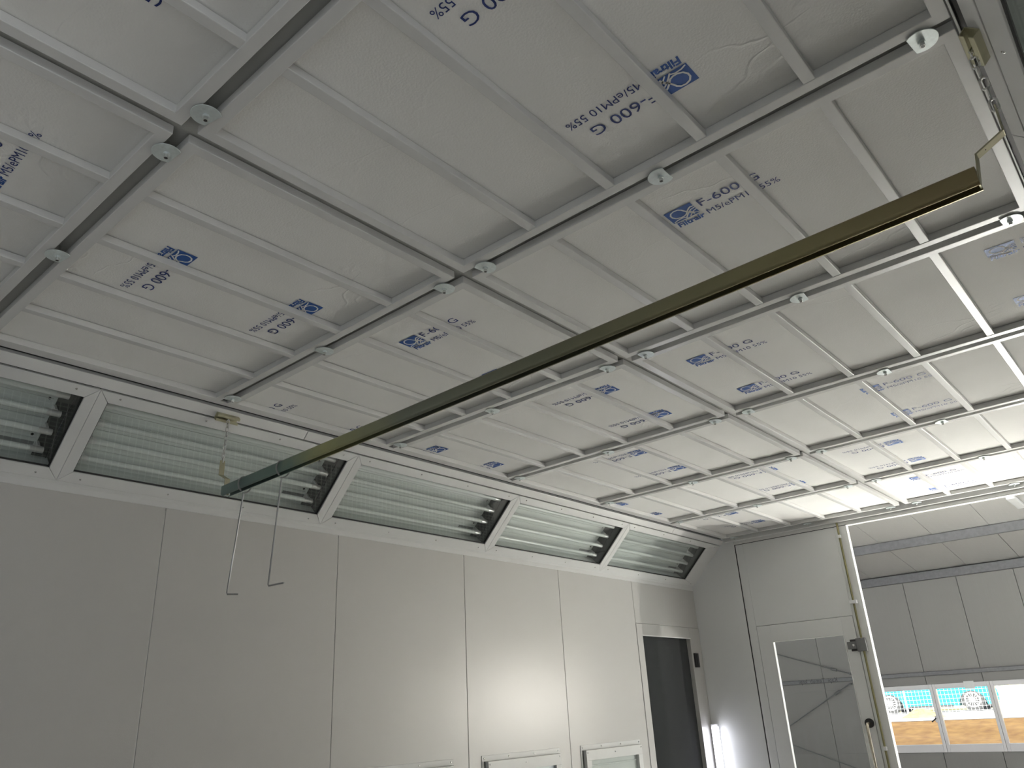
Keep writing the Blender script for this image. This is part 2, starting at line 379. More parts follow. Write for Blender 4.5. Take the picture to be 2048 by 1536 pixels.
# ------------------------------------------------------------------ clip washers on the joints
def clip_proto():
    R, a0 = .037, math.radians(52)
    pts = [(R * math.cos(a), R * math.sin(a)) for a in [a0 + (2 * math.pi - 2 * a0) * i / 28 for i in range(29)]]
    # cut the disc on its +x side
    c = empty('clip_washer')
    mb = MB(); mb.prism(pts, lambda a, b: (a, b, -.006), lambda a, b: (a, b, -.0035), M['zinc']); mb.build('washer', c, bevel=.0006)
    mb = MB(); mb.cyl((0, 0, -.0062), (0, 0, -.0115), .0085, M['zinc'], 16); mb.cyl((0, 0, -.0115), (0, 0, -.021), .0058, M['chrome'], 12); mb.cyl((0, 0, -.021), (0, 0, -.0213), .0045, M['blackp'], 12); mb.cyl((0, 0, -.003), (0, 0, .034), .004, M['chrome'], 8)
    mb.build('bolt', c, bevel=.0008)
    return c
cp = clip_proto()
CL = [(-3.078, 'at the lamp wall end of', .0), (-2.393, 'midway on the lamp side of', 0), (-1.701, 'left of the centre gap on', 0),
      (-1.503, 'right of the centre gap on', 0), (-.819, 'midway on the right half of', 0), (-.118, 'at the right end of', 0)]
FLAT = {(2, 5): 180, (2, 4): 0, (2, 3): 180, (2, 2): 180, (3, 2): 180, (3, 3): 180, (3, 4): 0, (3, 5): 180, (4, 3): 0, (4, 2): 180, (4, 4): 0, (5, 3): 0, (5, 4): 0}
first = True
for k in range(1, 8):
    for i, (x, pos, _) in enumerate(CL):
        if k == 1 and i in (0, 4, 5): continue
        if first: c = cp; first = False
        else:
            c = cp.copy(); COL.objects.link(c)
            for ch in cp.children: d = ch.copy(); COL.objects.link(d); d.parent = c
        c.location = (x, jy(k), ZB)
        ang = FLAT.get((k, i), 180 if k > 2 else (100 if k == 1 else 180)); c.rotation_euler = (0, 0, math.radians(ang + random.uniform(-8, 8)))
        if k == 7: c.location.y = 6.733; c.rotation_euler = (0, 0, math.radians(90))
        tag(c, f'zinc clip {pos} the {ORD[7-k]} joint from the doorway' if k < 7 else f'zinc clip {pos} the frame edge directly above the doorway', 'clip', 'clip washers holding the filter frames')

# ------------------------------------------------------------------ sloped panels with tube lights
LS = math.hypot(.40, .395)
class Slope:
    def __init__(s, bx, bz, sg): s.b = V((bx, 0, bz)); s.sg = sg; s.d = V((sg * .40, 0, .395)) / LS; s.n = V((sg * .395, 0, -.40)) / LS
    def __call__(s, w_, y, d): return tuple(s.b + s.d * w_ + V((0, y, 0)) + s.n * d)
SL = Slope(XW, 2.565, 1); SR = Slope(XS, 2.56, -1)
def slope_struct(S, n, y0, y1, brk, we=.541):
    mb = MB()
    for a, b in zip([y0] + brk, brk + [y1]):
        mb.box((.490, a + .0015, -.03), (we, b - .0015, .002), M['paint'], S)
    mb.box((-.004, y0, -.02), (.024, y1, .0), M['trim'], S)      # lower lip
    mb.box((.47, y0, -.035), (.56, y1, -.031), M['seal'], S)
    struct(mb.build(f'trim_{n}', bevel=.0015))
slope_struct(SL, 2, -2.2, 6.79, [2.2, 5.9]); slope_struct(SR, 3, -.5, 3.6, [2.20], .528)
def light_panel(S, y0, y1, label, last=False, sticker=False, lit=False):
    """y0,y1 outer limits of one glazed unit"""
    t = empty('light_panel', S(.025, (y0 + y1) / 2, 0), label, 'light', 'tube light panels on the sloped panels')
    O = t.location
    def L(w_, y, d): p = V(S(w_, y, d)) - O; return tuple(p)
    a0, a1, b0, b1 = y0 + .0475, y1 - .0475, .080, .433
    if last: a1 = y1 - .22
    w0, w1 = .026, .484
    mb = MB()
    # mitred trim in four boards with raised bevelled section
    out = [(w0, y0), (w1, y0), (w1, y1), (w0, y1)]; inn = [(b0, a0), (b1, a0), (b1, a1), (b0, a1)]
    for k in range(4):
        j = (k + 1) % 4
        def pt(q, d, sh=0): return L(q[0], q[1], d)
        c = ((b0 + b1) / 2, (a0 + a1) / 2); e = .0006
        oo = [list(out[k]), list(out[j]), list(inn[j]), list(inn[k])]
        ax = 0 if k in (0, 2) else 1; cm = (out[k][ax] + out[j][ax]) / 2
        for q in oo: q[ax] += .0013 if q[ax] < cm else -.0013
        for q in oo[:2]: q[1 - ax] += .0007 if q[1 - ax] < (w0 + w1) / 2 * (1 - ax) * 0 + (((w0 + w1) / 2) if ax == 1 else ((y0 + y1) / 2)) else -.0007
        dz = [.004, .004, .004, .004]
        mb.hexa([L(q[0], q[1], .005) for q in oo] + [L(q[0], q[1], -.012) for q in oo], M['trim'])
    mb.build('trim_frame', t, bevel=.0012)
    g = MB(); g.box((w0 + .004, y0 + .002, -.0165), (b0 - .001, y1 - .002, -.0125), M['seal'], L); g.box((b1 + .001, y0 + .002, -.0165), (w1 - .004, y1 - .002, -.0125), M['seal'], L); g.box((b0, y0 + .002, -.0165), (b1, a0 - .001, -.0125), M['seal'], L); g.box((b0, a1 + .001, -.0165), (b1, y1 - .002, -.0125), M['seal'], L); g.build('backing_strip', t)
    g = MB()
    for (q0, q1) in (((b0 - .001, a0 - .001), (b0 + .006, a1 + .001)), ((b1 - .003, a0), (b1 + .001, a1)), ((b0, a0 - .001), (b1, a0 + .004)), ((b0, a1 - .006), (b1, a1 + .001))):
        g.box((q0[0], q0[1], -.008), (q1[0], q1[1], -.002), M['seal'], L)
    g.build('gasket', t)
    g = MB(); g.box((b0 + .002, a0 + .002, -.0135), (b1 - .002, a1 - .002, -.0085), M['glass'], L); g.build('cover_glass', t)
    g = MB()   # housing behind the glass
    D = -.105; pad = .012
    g.add([L(b0 - pad, a0 - pad, D), L(b1 + pad, a0 - pad, D), L(b1 + pad, a1 + pad, D), L(b0 - pad, a1 + pad, D), L(b0 - pad, a0 - pad, -.014), L(b1 + pad, a0 - pad, -.014), L(b1 + pad, a1 + pad, -.014), L(b0 - pad, a1 + pad, -.014)],
          [(0, 1, 2, 3), (0, 1, 5, 4)], M['refl'])
    g.add([L(b1 + pad, a0 - pad, D), L(b1 + pad, a1 + pad, D), L(b0 - pad, a1 + pad, D), L(b0 - pad, a0 - pad, D), L(b1 + pad, a0 - pad, -.014), L(b1 + pad, a1 + pad, -.014), L(b0 - pad, a1 + pad, -.014), L(b0 - pad, a0 - pad, -.014)], [(0, 1, 5, 4), (3, 2, 6, 7)], M['refl'])
    g.add([L(b1 + pad, a1 + pad - .0005, D), L(b0 - pad, a1 + pad - .0005, D), L(b0 - pad, a1 + pad - .0005, -.014), L(b1 + pad, a1 + pad - .0005, -.014)], [(0, 1, 2, 3)], M['endshade'])
    g.box((b0 - pad, a1 - .055, D + .0006), (b1 + pad, a1 + pad, D + .0016), M['endshade'], L)  # dark sheet paints the shaded end of the tray
    for wv in (.11, .15, .205, .25, .30, .345, .395): g.box((wv - .0012, a0, D), (wv + .0012, a1 - .07, D + .006), M['refl'], L)
    g.build('reflector_tray', t)
    for wv in (.125, .215, .305, .395):
        g = MB(); ya, yb = a0 + .02, a1 - .035; dd = -.055
        g.cyl(L(wv, ya + .03, dd), L(wv, yb - .045, dd), .013, M['tube'], 16)
        tb = g.build('lamp_tube', t, smooth=True)
        g = MB(); g.cyl(L(wv, ya, dd), L(wv, ya + .03, dd), .0134, M['cap'], 16); g.build('end_cap', tb, smooth=True)
        g = MB(); g.cyl(L(wv, yb - .055, dd), L(wv, yb, dd), .0145, M['cap'], 16); g.build('end_cap', tb, smooth=True)
        for yy in (ya + .012, yb - .02):
            g = MB()
            g.box((wv - .016, yy - .006, D), (wv + .016, yy + .006, dd - .006), M['cap'], L)
            g.box((wv - .008, yy - .018, dd - .012), (wv + .008, yy - .006, dd + .008), M['blackp'], L)
            g.build('lamp_holder', t, bevel=.001)
    g = MB()
    g.tubepath([L(.41, a1 - .012, -.05), L(.385, a1 - .006, -.065), L(.32, a1 - .016, -.05), L(.30, a1 - .008, -.07), L(.235, a1 - .018, -.05), L(.21, a1 - .006, -.07), L(.14, a1 - .016, -.05), L(.09, a1 - .01, -.06)], .002, M['blackp'], 6)
    g.build('wiring', t)
    for yy, wv in ((a0 + .035, .165), (a0 + .035, .345), (a1 - .085, .165), (a1 - .085, .345)):
        g = MB(); g.cyl(L(wv, yy, D + .0005), L(wv, yy, D + .002), .006, M['blackp'], 12); g.build('rivet', t)
    g = MB(); g.box((b0 + .012, a1 - .20, D + .001), (b0 + .052, a1 - .065, D + .0015), M['sticker'], L); g.build('rating_label', t)
    ys = [y0 + .09, y0 + .09 + (y1 - y0 - .18) / 3, y0 + .09 + (y1 - y0 - .18) * 2 / 3, y1 - .09]
    for yy in ys:
        for wv in (.462, .050):
            s = MB(); s.cyl(L(wv, yy, .0045), L(wv, yy, .0075), .0058, M['chrome'], 10, r2=.003); s.build('screw', t, smooth=True)
    return t
ME = [-.165, 1.19, 2.5595, 3.911, 5.256, 6.79]
for i in range(5):
    light_panel(SL, ME[i], ME[i + 1], f'glazed tube light panel, {ORD[5-i]} from the far doorway above the grey panel wall', last=(i == 4))
light_panel(SR, .9, 2.27, 'glazed tube light panel on the right slope, at the top right corner'); light_panel(SR, 2.27, 3.62, 'glazed tube light panel on the right slope, the one nearer the doorway')

# ------------------------------------------------------------------ lamp wall
mb = MB(); seams = [-2.2, -.33, .68, 1.695, 2.705, 3.72, 4.73, 5.735, 6.80]
for a, b in zip(seams[:-1], seams[1:]):
    if b > 6.7:
        mb.box((XW - .05, a + .003, 2.205), (XW, b, 2.567), M['panel']); continue
    mb.box((XW - .05, a + .0015, 0), (XW, b - .0015, 2.567), M['panel'])
mb.box((XW - .045, -2.2, 0), (XW - .004, 5.73, 2.53), M['trim']); mb.box((XW - .09, -2.2, 0), (XW - .051, 5.74, 2.53), M['seal'])
mb.box((XW - .09, 5.74, 2.11), (XW - .051, 6.9, 2.53), M['seal'])
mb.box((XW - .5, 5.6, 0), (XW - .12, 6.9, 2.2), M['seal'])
struct(mb.build('wall_left', bevel=.0025))
mb = MB(); mb.box((XW - .004, -2.2, 2.541), (XW + .004, 6.79, 2.573), M['trim']); struct(mb.build('trim_4', bevel=.002))
# service door with dark pane
t = empty('door_1', (XW, 6.2, 0)); struct(t, 'pale service door with a tall dark pane in the corner of the panel wall', 'door')
def loc(t): return lambda x, y, z: (x - t.location.x, y - t.location.y, z - t.location.z)
L = loc(t); mb = MB()
mb.box((XW - .045, 5.738, 0), (XW + .003, 5.822, 2.203), M['panel'], L); mb.box((XW - .045, 6.612, 0), (XW + .003, 6.797, 2.203), M['panel'], L); mb.box((XW - .045, 5.822, 2.11), (XW + .003, 6.612, 2.203), M['panel'], L)
mb.box((XW - .002, 5.818, 2.106), (XW + .006, 6.62, 2.114), M['white'], L)
mb.build('frame', t, bevel=.002)
mb = MB(); mb.box((XW - .06, 5.80, .02), (XW - .035, 6.63, 2.12), M['darkp'], L); mb.build('pane', t)
mb = MB(); mb.box((XW + .003, 6.635, 1.865), (XW + .022, 6.70, 1.985), M['blackp'], L); mb.cyl(L(XW + .022, 6.668, 1.87), L(XW + .022, 6.668, 1.98), .012, M['blackp']); mb.build('hinge', t, bevel=.003)

def wall_light(y0, label):
    t = empty('wall_light', (XW, y0 + .385, .62), label, 'light', 'low framed wall lights on the panel wall'); L = loc(t)
    y1, zt, zb = y0 + .77, 1.335, -.1
    mb = MB()
    for a, b in (((y0, zt - .032), (y1, zt)), ((y0, zb), (y0 + .02, zt - .032)), ((y1 - .02, zb), (y1, zt - .032))): mb.box((XW, a[0], a[1]), (XW + .004, b[0], b[1]), M['trim'], L)
    # stepped raised frame
    for a, b in (((y0 + .03, zt - .10), (y1 - .02, zt - .034)), ((y0 + .03, zb), (y0 + .085, zt - .10)), ((y1 - .075, zb), (y1 - .02, zt - .10))): mb.box((XW, a[0], a[1]), (XW + .03, b[0], b[1]), M['trim'], L)
    mb.box((XW, y0 + .021, zb), (XW + .003, y0 + .029, zt - .034), M['seal'], L)
    mb.build('frame', t, bevel=.002)
    g = MB(); g.box((XW + .014, y0 + .085, zb), (XW + .019, y1 - .075, zt - .10), M['glass'], L); g.build('cover_glass', t)
    g = MB(); g.box((XW + .0005, y0 + .08, zb), (XW + .002, y1 - .07, zt - .09), M['refl'], L); g.build('reflector_tray', t)
    g = MB()
    for zz in (1.20, 1.12): g.cyl(L(XW + .008, y0 + .13, zz), L(XW + .008, y1 - .12, zz), .0055, M['tube'], 12); g.cyl(L(XW + .008, y0 + .10, zz), L(XW + .008, y0 + .13, zz), .0058, M['cap'], 12); g.cyl(L(XW + .008, y1 - .12, zz), L(XW + .008, y1 - .09, zz), .0058, M['cap'], 12)
    g.build('lamp_tube', t, smooth=True)
    for yy, zz in ((y0 + .045, zt - .05), (y0 + .385, zt - .06), (y1 - .035, zt - .05)):
        s = MB(); s.cyl(L(XW + .03, yy, zz), L(XW + .034, yy, zz), .006, M['chrome'], 10, r2=.003); s.build('screw', t)
    for q in (.02, .25, .50, .75):
        s = MB(); s.cyl(L(XW + .004, y0 + q, zt - .016), L(XW + .008, y0 + q, zt - .016), .006, M['chrome'], 10, r2=.003); s.build('screw', t)
wall_light(2.815, 'framed wall light low on the wall, leftmost of three along the bottom edge')
wall_light(3.83, 'framed wall light low on the wall, the middle of three along the bottom')
wall_light(4.84, 'framed wall light low on the wall, nearest the dark service door')

# ------------------------------------------------------------------ opposite wall, floor
mb = MB(); mb.box((XS, -.5, 0), (XS + .06, 6.8, 2.56), M['panel']); mb.box((XS, 3.62, 2.56), (XS + .06, 6.8, 3.35), M['panel'])
struct(mb.build('wall_right', bevel=.002))
mb = MB(); mb.box((-3.7, -8, -.06), (-2.95, 6.9, 0), M['floor']); mb.box((-2.28, 4.75, -.06), (-2.13, 6.9, 0), M['film']); mb.box((-2.28, -8, -.06), (-2.13, 4.75, 0), M['floor'])
mb.box((-2.95, -8, -.06), (-2.28, 6.9, 0), M['grating']); mb.box((-2.13, -8, -.06), (.5, 6.9, 0), M['floor']); mb.box((-14, 6.9, -.06), (9, 17, 0), M['floor'])
struct(mb.build('floor'))

# ------------------------------------------------------------------ doorway end
mb = MB()
mb.box((XW - .05, YE, 0), (-3.122, YE + .06, 3.35), M['leaf'])
mb.box((-4.2, YE, 2.4), (XW - .05, YE + .06, 3.35), M['leaf'])
struct(mb.build('wall_back', bevel=.002))
mb = MB(); mb.box((-4.2, -2.66, 0), (.9, -2.6, 3.4), M['grid']); struct(mb.build('wall_front'))
mb = MB()
mb.box((-3.2, 6.76, 2.925), (.35, 6.80, 3.35), M['trim']); mb.box((-3.10, 6.76, 2.921), (.35, 6.80, 2.9245), M['white'])  # white lip paints the light that reaches the ledge from below
mb.box((-3.12, 6.801, 2.893), (.35, 6.86, 3.35), M['trim'])
mb.box((-2.10, 6.803, 2.888), (.35, 6.858, 2.8925), M['white'])  # white strip paints the lit lower edge of the header
struct(mb.build('trim_5', bevel=.0015))
# door leaf
t = empty('door_2', (-2.6, YE, 0)); struct(t, 'pale end door leaf with a glazed door set in it', 'door'); L = loc(t)
mb = MB(); XL, XRt = -3.112, -2.105
fL, fR, fT = -3.035, -2.205, 2.160
mb.box((XL, YE, 0), (fL - .004, YE + .055, 2.888), M['leaf'], L); mb.box((fR + .004, YE, 0), (XRt, YE + .055, 2.888), M['leaf'], L); mb.box((fL - .004, YE, fT + .004), (fR + .004, YE + .055, 2.888), M['leaf'], L)
mb.build('leaf_panel', t, bevel=.003)
mb = MB(); mb.box((XRt, YE + .001, 0), (XRt + .004, YE + .055, 2.888), M['white'], L); mb.build('lit_edge_strip', t)  # white face paints hall daylight on the leaf's edge
mb = MB(); mb.box((-3.122, YE + .004, 0), (XL, YE + .03, 2.893), M['seal'], L); mb.box((-3.122, YE + .004, 2.888), (-2.105, YE + .03, 2.893), M['seal'], L); mb.build('gasket', t)
mb = MB(); gL, gR, gT = -2.912, -2.300, 2.025
mb.box((fL, YE - .003, 0), (gL, YE + .045, fT), M['leaf'], L); mb.box((gR, YE - .003, 0), (fR, YE + .045, fT), M['leaf'], L); mb.box((gL, YE - .003, gT), (gR, YE + .045, fT), M['leaf'], L)
mb.box((gL, YE - .006, 0), (gL + .006, YE + .01, gT), M['white'], L); mb.box((gR - .006, YE - .006, 0), (gR, YE + .01, gT), M['white'], L); mb.box((gL, YE - .006, gT - .006), (gR, YE + .01, gT), M['white'], L)
mb.build('inner_door_frame', t, bevel=.002)
mb = MB(); mb.box((gL, YE + .018, 0), (gR, YE + .024, gT), M['wglass'], L); mb.build('pane', t)
mb = MB()
for zz, hh in ((1.935, .055),):
    mb.box((-2.285, YE - .024, zz - .028), (-2.215, YE - .003, zz + .028), M['galv'], L); mb.box((-2.212, YE - .028, zz - .05), (-2.135, YE, zz + .05), M['galv'], L)
    mb.box((-2.262, YE - .014, zz + .028), (-2.215, YE - .003, zz + .045), M['blackp'], L); mb.box((-2.262, YE - .014, zz - .045), (-2.215, YE - .003, zz - .028), M['blackp'], L)
    mb.cyl(L(-2.236, YE - .026, zz), L(-2.236, YE - .02, zz), .011, M['chrome'])
mb.build('hinge', t, bevel=.003)
mb = MB(); mb.cyl(L(-2.165, YE - .018, .3), L(-2.165, YE - .018, 2.915), .0085, M['rod'], 10); mb.build('locking_rod', t, smooth=True)
for zz, hw in ((2.80, .012), (2.265, .03), (1.18, .014)):
    mb = MB(); mb.box((-2.165 - hw, YE - .032, zz - .014), (-2.165 + hw, YE, zz + .014), M['cap'], L); mb.build('rod_guide', t, bevel=.004)
mb = MB(); mb.cyl(L(-2.243, YE - .02, 1.36), L(-2.243, YE - .003, 1.36), .034, M['blackp'], 20); mb.tubepath([L(-2.243, YE - .01, 1.36), L(-2.243, YE - .06, 1.355), L(-2.243, YE - .075, 1.335), L(-2.243, YE - .075, .6)], .012, M['pullbar'], 12)
mb.build('pull_handle', t, smooth=True)
# lit tube in the corner
t = empty('corner_tube_lamp', (-3.535, 6.735, .3), 'lit vertical tube lamp in the corner beside the dark service door', 'lamp'); L = loc(t)
mb = MB(); mb.cyl(L(-3.55, 6.75, .15), L(-3.55, 6.75, 1.395), .030, M['cap'], 14); mb.build('housing', t, smooth=True)
mb = MB(); mb.cyl(L(-3.533, 6.728, .17), L(-3.533, 6.728, 1.375), .030, M['lampon'], 20); mb.build('lamp_tube', t, smooth=True)

# ------------------------------------------------------------------ hanging rail
YB = 1.76
ZL, ZRr = 2.544, 2.583
def rz(x): return ZL + (x + 3.18) / (3.18 - .104) * (ZRr - ZL)
t = empty('hanging_rail', (-1.65, YB, rz(-1.65)), 'long olive slotted steel rail hung on chains across the booth', 'rail'); L = loc(t)
h = .0235; r = .009; prof = []
for cx, cz, a in ((h - r, h - r, 0), (-(h - r), h - r, 90), (-(h - r), -(h - r), 180)):
    for q in range(5): an = math.radians(a + q * 22.5); prof.append((cx + r * math.cos(an), cz + r * math.sin(an)))
outer = [(.0125, -h)] + [(h - r + r * math.cos(math.radians(-90 + q * 22.5)), -(h - r) + r * math.sin(math.radians(-90 + q * 22.5))) for q in range(5)] + prof + [(-.0125, -h)]
th = .0028; inner = []
for (a, b) in outer[::-1]:
    k = (h - th) / h; inner.append((a * k if abs(a) > .0126 else a, b * k))
poly = outer + inner
mb = MB()
A = lambda a, b: L(-3.18, YB + a, rz(-3.18) + b); B = lambda a, b: L(-.104, YB + a, rz(-.104) + b)
n = len(outer); P = [A(*p) for p in poly] + [B(*p) for p in poly]; N = len(poly); F = []
for k in range(N): j = (k + 1) % N; F.append((k, j, N + j, N + k))
for k in range(n - 1): F.append((k, k + 1, N - 2 - k, N - 1 - k)); F.append((N + k, N + k + 1, 2 * N - 2 - k, 2 * N - 1 - k))
mb.add(P, F, M['rail'])
o = mb.build('rail_channel', t, smooth=True)
def strap(pts):
    mb = MB(); y0, y1 = YB - .0125, YB + .0125; q = .002
    for (x0, z0), (x1, z1) in zip(pts[:-1], pts[1:]):
        d = V((x1 - x0, z1 - z0)).normalized(); nn = V((-d.y, d.x)) * q; e = d * q
        c = [(x0 - e.x + nn.x, z0 - e.y + nn.y), (x1 + e.x + nn.x, z1 + e.y + nn.y), (x1 + e.x - nn.x, z1 + e.y - nn.y), (x0 - e.x - nn.x, z0 - e.y - nn.y)]
        mb.hexa([L(a, y0, b) for a, b in c] + [L(a, y1, b) for a, b in c], M['olive'])
    mb.cyl(L(pts[1][0] + .018 * (1 if pts[2][0] > pts[1][0] else -1), YB, pts[1][1] + .007), L(pts[1][0] + .018 * (1 if pts[2][0] > pts[1][0] else -1), YB, pts[1][1] + .0115), .0028, M['seal'], 8)
    mb.build('end_strap', t, bevel=.0008)
strap([(-3.178, 2.53), (-3.178, 2.600), (-3.236, 2.632), (-3.236, 2.70)])
strap([(-.106, 2.565), (-.094, 2.637), (-.033, 2.668), (-.031, 2.735)])

# chain brackets and chains
def bracket(S, label, wv):
    t = empty('chain_bracket', S(wv, YB, 0), label, 'bracket', 'brackets the chains hang from')
    O = t.location; LL = lambda w_, y, d: tuple(V(S(w_, y, d)) - O)
    mb = MB(); ya, yb = YB - .057, YB + .057
    for a, b in (((wv - .018, .002), (wv + .018, .005)), ((wv + .015, .002), (wv + .018, .026)), ((wv - .018, .002), (wv - .015, .026)), ((wv + .005, .0235), (wv + .018, .0265)), ((wv - .018, .0235), (wv - .005, .0265))):
        mb.box((a[0], ya, a[1]), (b[0], yb, b[1]), M['olive'], LL)
    mb.build('channel_piece', t, bevel=.0015)
    mb = MB(); mb.cyl(LL(wv, YB, .004), LL(wv, YB, .03), .006, M['chrome'], 10)
    p = V(LL(wv, YB, .03)); mb.tubepath([p + V((0, .008 * math.cos(a), -.008 + .009 * math.sin(a))) for a in [2 * math.pi * i / 14 for i in range(14)]], .0022, M['chrome'], 6, closed=True)
    mb.build('eye_bolt', t, smooth=True)
    return V(S(wv, YB, .03)) + V((0, 0, -.014))
pl = bracket(SL, 'small olive channel bracket on the left slope above the shorter hanging chain end', .503)
pr_ = bracket(SR, 'small olive channel bracket at the top right corner holding the chain', .517)
def link_mb(a, ln=.030, wd=.016, rr=.0028):
    mb = MB(); pts = []
    for i in range(20):
        an = 2 * math.pi * i / 20; c, s_ = math.cos(an), math.sin(an); hz = (ln - wd) / 2
        x = (wd / 2 - rr) * c; z = (wd / 2 - rr) * s_ + (hz if s_ > 0 else -hz); pts.append((x, 0, z) if a == 0 else (0, x, z))
    mb.tubepath(pts, rr, M['chrome'], 7, closed=True); return mb
def chain(top, bot, label, pitch=.0222, ln=.030):
    t = empty('chain', top, label, 'chain', 'chains holding the rail'); n = max(2, round((top - bot).length / pitch))
    pro = [None, None]
    for i in range(n):
        p = top.lerp(bot, (i + .5) / n)
        if pro[i % 2] is None: o = link_mb(i % 2, ln, ln * .55).build('link', t, smooth=True); pro[i % 2] = o
        else: o = pro[i % 2].copy(); COL.objects.link(o); o.parent = t
        o.location = p - top
chain(pl, V((-3.236, YB, 2.692)), 'thin steel chain hanging from the left slope bracket to the rail end')
chain(pr_, V((-.031, YB, 2.728)), 'thin steel chain hanging at the top right corner to the rail end', .030, .038)
# wire hooks
def hook(x, x1, z1, foot, label):
    t = empty('wire_hook', (x, YB, rz(x)), label, 'hook', 'wire hooks on the rail'); L = loc(t)
    R_ = .0345; c = V((x, YB, rz(x) - .006)); pts = []
    for i in range(22):
        a = math.radians(150 - i * 330 / 21 + 90); pts.append(L(*(c + V((.010 * math.sin(a * .5), R_ * math.cos(a), R_ * math.sin(a))))))
    low = (x, YB, c.z - R_ - .004)
    mb = MB(); mb.tubepath(pts, .0036, M['wire'], 8)
    mb.tubepath([L(*low), L((x + x1) / 2, YB, (low[2] + z1) / 2), L(x1, YB, z1 + .006), L(x1 + foot[0] * .05, YB + foot[1] * .05, z1)] + [L(x1 + foot[0], YB + foot[1], z1 + .002)], .0036, M['wire'], 8)
    mb.build('wire', t, smooth=True)
hook(-3.030, -3.093, 2.080, (.012, .045), 'long wire hook nearest the rail end, turned with its foot end-on')
hook(-2.742, -2.785, 2.072, (.085, .015), 'long wire hook further along the rail, with its foot pointing sideways')

# ------------------------------------------------------------------ hall beyond the doorway
YH = 17.0
mb = MB()
def wallseg(x0, x1, z0, z1): mb.box((x0, YH, z0), (x1, YH + .1, z1), M['hallwall'])
WX = [-5.30, -4.335, -3.365, -2.395, -1.42]      # window mullion centres
WZ0, WZ1 = .545, 1.70
xs = [-12.14 + .965 * i for i in range(0, 20)]
for a, b in zip(xs[:-1], xs[1:]):
    wallseg(a + .004, b - .004, WZ1, 3.74)
    wallseg(a + .004, b - .004, 0, WZ0)
    if b <= WX[0] or a >= WX[-1]: wallseg(a + .004, b - .004, WZ0, WZ1)
    elif a < WX[0] < b: wallseg(a + .004, WX[0], WZ0, WZ1)
    elif a < WX[-1] < b: wallseg(WX[-1], b - .004, WZ0, WZ1)
mb.box((-12.1, YH + .1, 1.7), (6, YH + .13, 3.74), M['seal']); mb.box((-12.1, YH + .1, 0), (6, YH + .13, .54), M['seal'])
struct(mb.build('wall_hall', bevel=.004))
mb = MB(); ROOF = lambda y: 3.735 + .145 * (YH - y)
x = -12.0
while x < 7:
    a, b = x + .004, x + .88 - .004
    mb.hexa([(a, YH + .2, ROOF(YH + .2)), (b, YH + .2, ROOF(YH + .2)), (b, -6, ROOF(-6)), (a, -6, ROOF(-6)), (a, YH + .2, ROOF(YH + .2) + .1), (b, YH + .2, ROOF(YH + .2) + .1), (b, -6, ROOF(-6) + .1), (a, -6, ROOF(-6) + .1)], M['hallroof']); x += .88
mb.hexa([(-12, YH + .2, ROOF(YH + .2) + .1), (7, YH + .2, ROOF(YH + .2) + .1), (7, -6, ROOF(-6) + .1), (-12, -6, ROOF(-6) + .1), (-12, YH + .2, ROOF(YH + .2) + .13), (7, YH + .2, ROOF(YH + .2) + .13), (7, -6, ROOF(-6) + .13), (-12, -6, ROOF(-6) + .13)], M['seal'])
struct(mb.build('ceiling_hall'))
mb = MB(); mb.box((-12.2, 6.9, 0), (-12.1, YH, 5.4), M['hallwall']); struct(mb.build('wall_hall_side'))
mb = MB(); mb.box((-12, YH - .12, 3.57), (7, YH - .002, 3.725), M['galv']); tag(mb.build('eaves_beam', bevel=.006), 'dark galvanised beam along the top of the hall wall', 'beam')
def purlin(y, label):
    mb = MB(); z = ROOF(y) - .004
    for a, b in (((-12, y - .035, z - .15), (7, y - .030, z)), ((-12, y - .035, z - .15), (7, y + .035, z - .145)), ((-12, y - .035, z - .012), (7, y + .03, z - .007))): mb.box(a, b, M['galv'])
    tag(mb.build('roof_purlin', bevel=.004), label, 'beam', 'purlins under the hall roof')
purlin(14.85, 'galvanised roof purlin next above the beam on top of the hall wall')
mb = MB(); mb.box((-12, YH - .06, 1.85), (7, YH - .002, 1.925), M['galv']); tag(mb.build('wall_girt', bevel=.01), 'thin grey horizontal girt on the hall wall above the windows', 'beam')
mb = MB(); mb.box((-2.2, YH - .05, 0), (-2.05, YH - .002, WZ0 - .02), M['galv']); tag(mb.build('wall_post', bevel=.006), 'short steel post on the hall wall under the windows', 'post')
# handwriting on the girt, seen from behind through the door pane
tv, tf = fit('Kapi  Temub  kepi', -6.84, 1.855, -6.05, .08)
mb = MB(); mb.add([(-12.89 - x_, YH - .064, z_) for x_, z_ in tv], tf, M['blackp']); tag(mb.build('marker_writing', fix=False), 'mirrored handwriting in marker on the girt behind the door pane', 'writing')
def brace(a, b, label):
    mb = MB(); mb.cyl(a, b, .011, M['galv'], 8)
    for e in (a, b): mb.cyl((e[0], e[1] - .02, e[2]), (e[0], YH - .003, e[2]), .018, M['galv'], 8)
    d = (V(b) - V(a)).normalized(); p = V(b) - d * .32; mb.cyl(p - d * .06, p + d * .06, .026, M['galv'], 8)
    tag(mb.build('brace_rod', smooth=True), label, 'rod', 'bracing rods on the hall wall')
brace((-8.55, YH - .10, 2.93), (-5.76, YH - .10, 1.985), 'thin bracing rod sloping down to the right behind the door pane, topmost')
brace((-8.6, YH - .10, .33), (-5.80, YH - .10, 1.80), 'thin bracing rod rising to the right behind the door pane, middle one')
brace((-7.35, YH - .10, .78), (-5.2, YH - .10, -.0), 'thin bracing rod sloping down low behind the door pane, lowest one')
